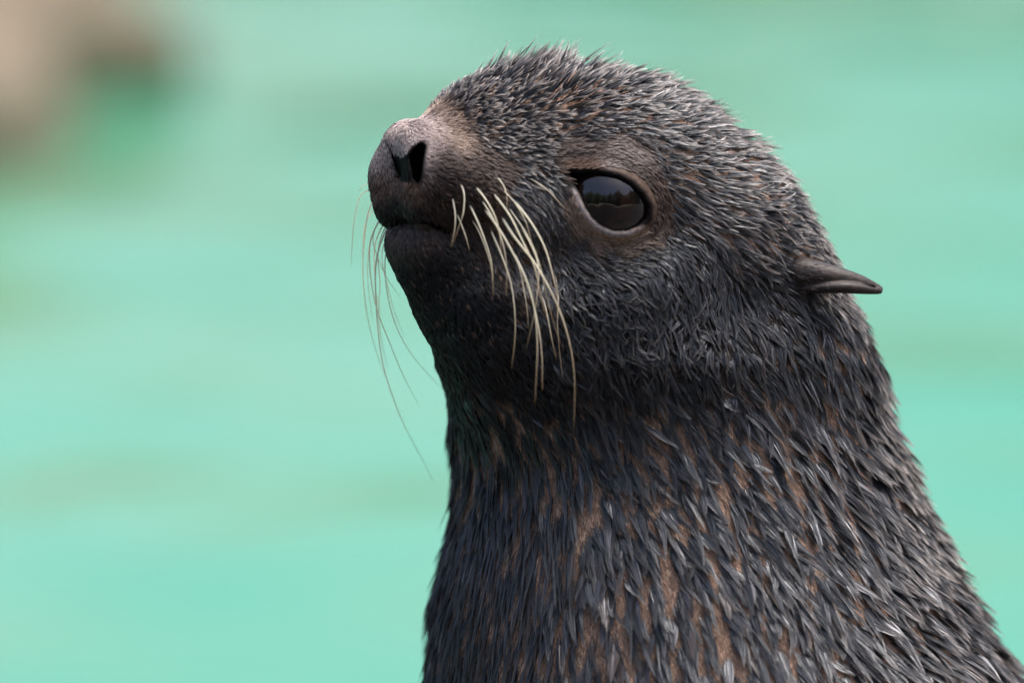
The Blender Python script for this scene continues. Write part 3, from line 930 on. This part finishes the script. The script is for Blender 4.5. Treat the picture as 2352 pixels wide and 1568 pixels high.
def tube(pts, r0, r1, mat, name):
    pts = np.array(pts, float)
    n = len(pts); k = 26
    tt = np.linspace(0, 1, n)
    ev = [cubic(tt, pts[:, i]) for i in range(3)]
    q = np.linspace(0, 1, k)
    P = np.stack([e(q) for e in ev], 1)
    tg = np.gradient(P, axis=0); tg /= np.linalg.norm(tg, axis=1, keepdims=True)
    up = np.array([0, 0, 1.0])
    a = np.cross(tg, up); a /= np.linalg.norm(a, axis=1, keepdims=True)
    c_ = np.cross(tg, a)
    rad = 0.74 * r0 * (1 - q) ** 0.8 + 0.8 * r1
    ring = 6
    v = []; f = []
    for i in range(k):
        for j in range(ring):
            th = 2 * math.pi * j / ring
            v.append(P[i] + rad[i] * (math.cos(th) * a[i] + math.sin(th) * c_[i]))
    for i in range(k - 1):
        for j in range(ring):
            f.append((i * ring + j, i * ring + (j + 1) % ring, (i + 1) * ring + (j + 1) % ring, (i + 1) * ring + j))
    f.append(tuple(range(ring))[::-1]); f.append(tuple(range((k - 1) * ring, k * ring)))
    o = mesh_obj(name, to_local(np.array(v)), f, mat, seal)
    at = o.data.attributes.new('along', 'FLOAT', 'POINT')
    at.data.foreach_set('value', np.repeat(q, ring).astype(np.float32))
    return o

ROOTS = []
def near_whisker(pts, r, out=70):
    """points in the photograph's own proportions; the root sits on the skin, the tip swings out"""
    d0 = surf_d(*pts[0])
    P = []
    for i, (u, v) in enumerate(pts):
        t = i / (len(pts) - 1)
        d = d0 + 6 - out * t ** 0.8
        ds = surf_d(u, v)
        if i: d = min(d, ds - 8 - 10 * t)
        P.append(persp(u, v, d))
    tube(P, r, 0.35, m_wh, 'whisker')
    ROOTS.append((P[0], P[1]))

def Z2(*p): return [(775.2 + x * .4393, 401.9 + y * .4393) for x, y in p]
for r, out, pts in [
    (2.3, 60, Z2((640, 40), (662, 100), (660, 180), (645, 240), (600, 370))),
    (2.6, 90, Z2((720, 60), (770, 120), (825, 220), (850, 320), (855, 400))),
    (2.7, 90, Z2((685, 145), (740, 260), (790, 400), (810, 500), (815, 640))),
    (3.0, 110, Z2((800, 80), (900, 210), (970, 350), (1030, 480), (1060, 620), (1100, 760))),
    (3.2, 120, Z2((900, 110), (1000, 230), (1080, 370), (1120, 500), (1150, 640), (1150, 760))),
    (3.4, 150, Z2((762, 170), (850, 290), (935, 440), (1000, 580), (1035, 740), (1045, 900), (1040, 1040), (1032, 1210))),
    (3.0, 120, Z2((795, 275), (850, 400), (900, 540), (925, 690), (928, 850), (910, 1010))),
    (3.6, 160, Z2((850, 205), (930, 330), (1010, 430), (1080, 540), (1150, 680), (1210, 860), (1240, 1080), (1232, 1360))),
    (2.8, 110, Z2((950, 245), (1005, 350), (1045, 450), (1050, 560), (1030, 720), (985, 910))),
    (3.2, 150, Z2((915, 390), (975, 520), (1020, 660), (1055, 820), (1070, 980), (1070, 1135))),
    (1.8, 50, Z2((825, 0), (865, 50), (885, 110), (885, 190))),
    (1.6, 40, Z2((965, -5), (1060, 50), (1130, 110), (1195, 185))),
    (2.2, 60, Z2((598, 110), (614, 190), (613, 280), (592, 380))),
    (2.0, 50, Z2((620, 195), (652, 270), (676, 340), (690, 395))),
    (1.8, 80, Z2((1050, 580), (1090, 700), (1115, 830), (1145, 960))),
    (1.7, 80, Z2((940, 470), (968, 570), (990, 690), (998, 800))),
    (1.6, 60, Z2((700, 230), (750, 320), (800, 470), (808, 560))),
    (1.4, 80, Z2((1130, 480), (1155, 640), (1150, 780), (1180, 1080))),
    (2.2, 80, Z2((875, 330), (925, 420), (960, 520), (985, 640))),
    (1.7, 90, Z2((745, 120), (815, 230), (865, 360), (885, 500), (880, 640))),
    (1.6, 110, Z2((880, 150), (965, 270), (1030, 390), (1075, 540), (1110, 700), (1175, 900))),
    (1.4, 70, Z2((850, 60), (930, 150), (990, 260), (1020, 380))),
]:
    near_whisker(pts, r, out)

for r, dd, pts in [
    (1.8, 40, Z2((200, 60), (140, 90), (105, 150), (85, 260), (75, 400), (72, 470))),
    (2.2, 60, Z2((215, 90), (170, 170), (142, 320), (133, 500), (150, 700), (190, 880), (250, 1050))),
    (2.4, 50, Z2((225, 190), (180, 320), (168, 470), (200, 680), (270, 870), (340, 1040), (430, 1210))),
    (2.4, 80, Z2((240, 270), (205, 430), (200, 620), (212, 810), (240, 1000), (290, 1160), (350, 1310), (440, 1480), (500, 1600))),
    (1.8, 60, Z2((250, 330), (248, 470), (275, 690), (340, 860), (420, 980), (540, 1110))),
    (1.6, 30, Z2((215, 210), (186, 320), (210, 430), (260, 540), (330, 640))),
    (2.2, 70, Z2((235, 230), (198, 360), (195, 520), (205, 640), (230, 740))),
    (1.3, 30, Z2((190, 20), (140, 55), (110, 85))),
    (1.5, 60, Z2((230, 130), (160, 220), (135, 330), (130, 430))),
    (1.7, 60, Z2((232, 260), (212, 400), (222, 560), (215, 700), (230, 860), (262, 1010))),
    (1.5, 50, Z2((240, 200), (185, 300), (158, 450), (162, 600), (185, 760))),
    (1.4, 60, Z2((250, 300), (232, 420), (262, 580), (300, 720), (350, 840))),
]:
    # the far pad: roots just behind the left contour of the muzzle
    P = []
    for i, (u, v) in enumerate(pts):
        t = i / (len(pts) - 1)
        P.append(persp(u + (10 if i == 0 else 0), v, -205.0 + dd * 4.0 * t))
    tube(P, r, 0.3, m_wh, 'whisker')

# pale short hairs in front of every follicle
rr = np.random.default_rng(15)
A = np.repeat(np.array([p for p, q in ROOTS]), 9, 0); D = np.repeat(np.array([q - p for p, q in ROOTS]), 9, 0)
D = D / np.linalg.norm(D, axis=1, keepdims=True) + rr.normal(size=D.shape) * 0.10
A = A + rr.normal(size=A.shape) * np.array((2.2, 2.2, 1.0)) - D * rr.uniform(2, 14, (len(A), 1))
A[:, 2] = [surf_d(*raw_uv(a[None])[0]) + 2 for a in A]
n6 = grad(sdf0, A, 3.0)
T6 = D - (D * n6).sum(1, keepdims=True) * n6
t6 = np.linspace(0, 1, 4); L6 = rr.uniform(12, 24, len(A))
pos = A[:, None] + T6[:, None] * (L6[:, None] * t6)[..., None] + n6[:, None] * (L6[:, None] * 0.25 * t6)[..., None]
add_hair('follicle_hair', pos, (0.8 - 0.6 * t6)[None], np.array((0.30, 0.19, 0.13)) * np.exp(rr.normal(size=(len(A), 1)) * 0.4), rr.random(len(A)) * 0.3, m_guard)
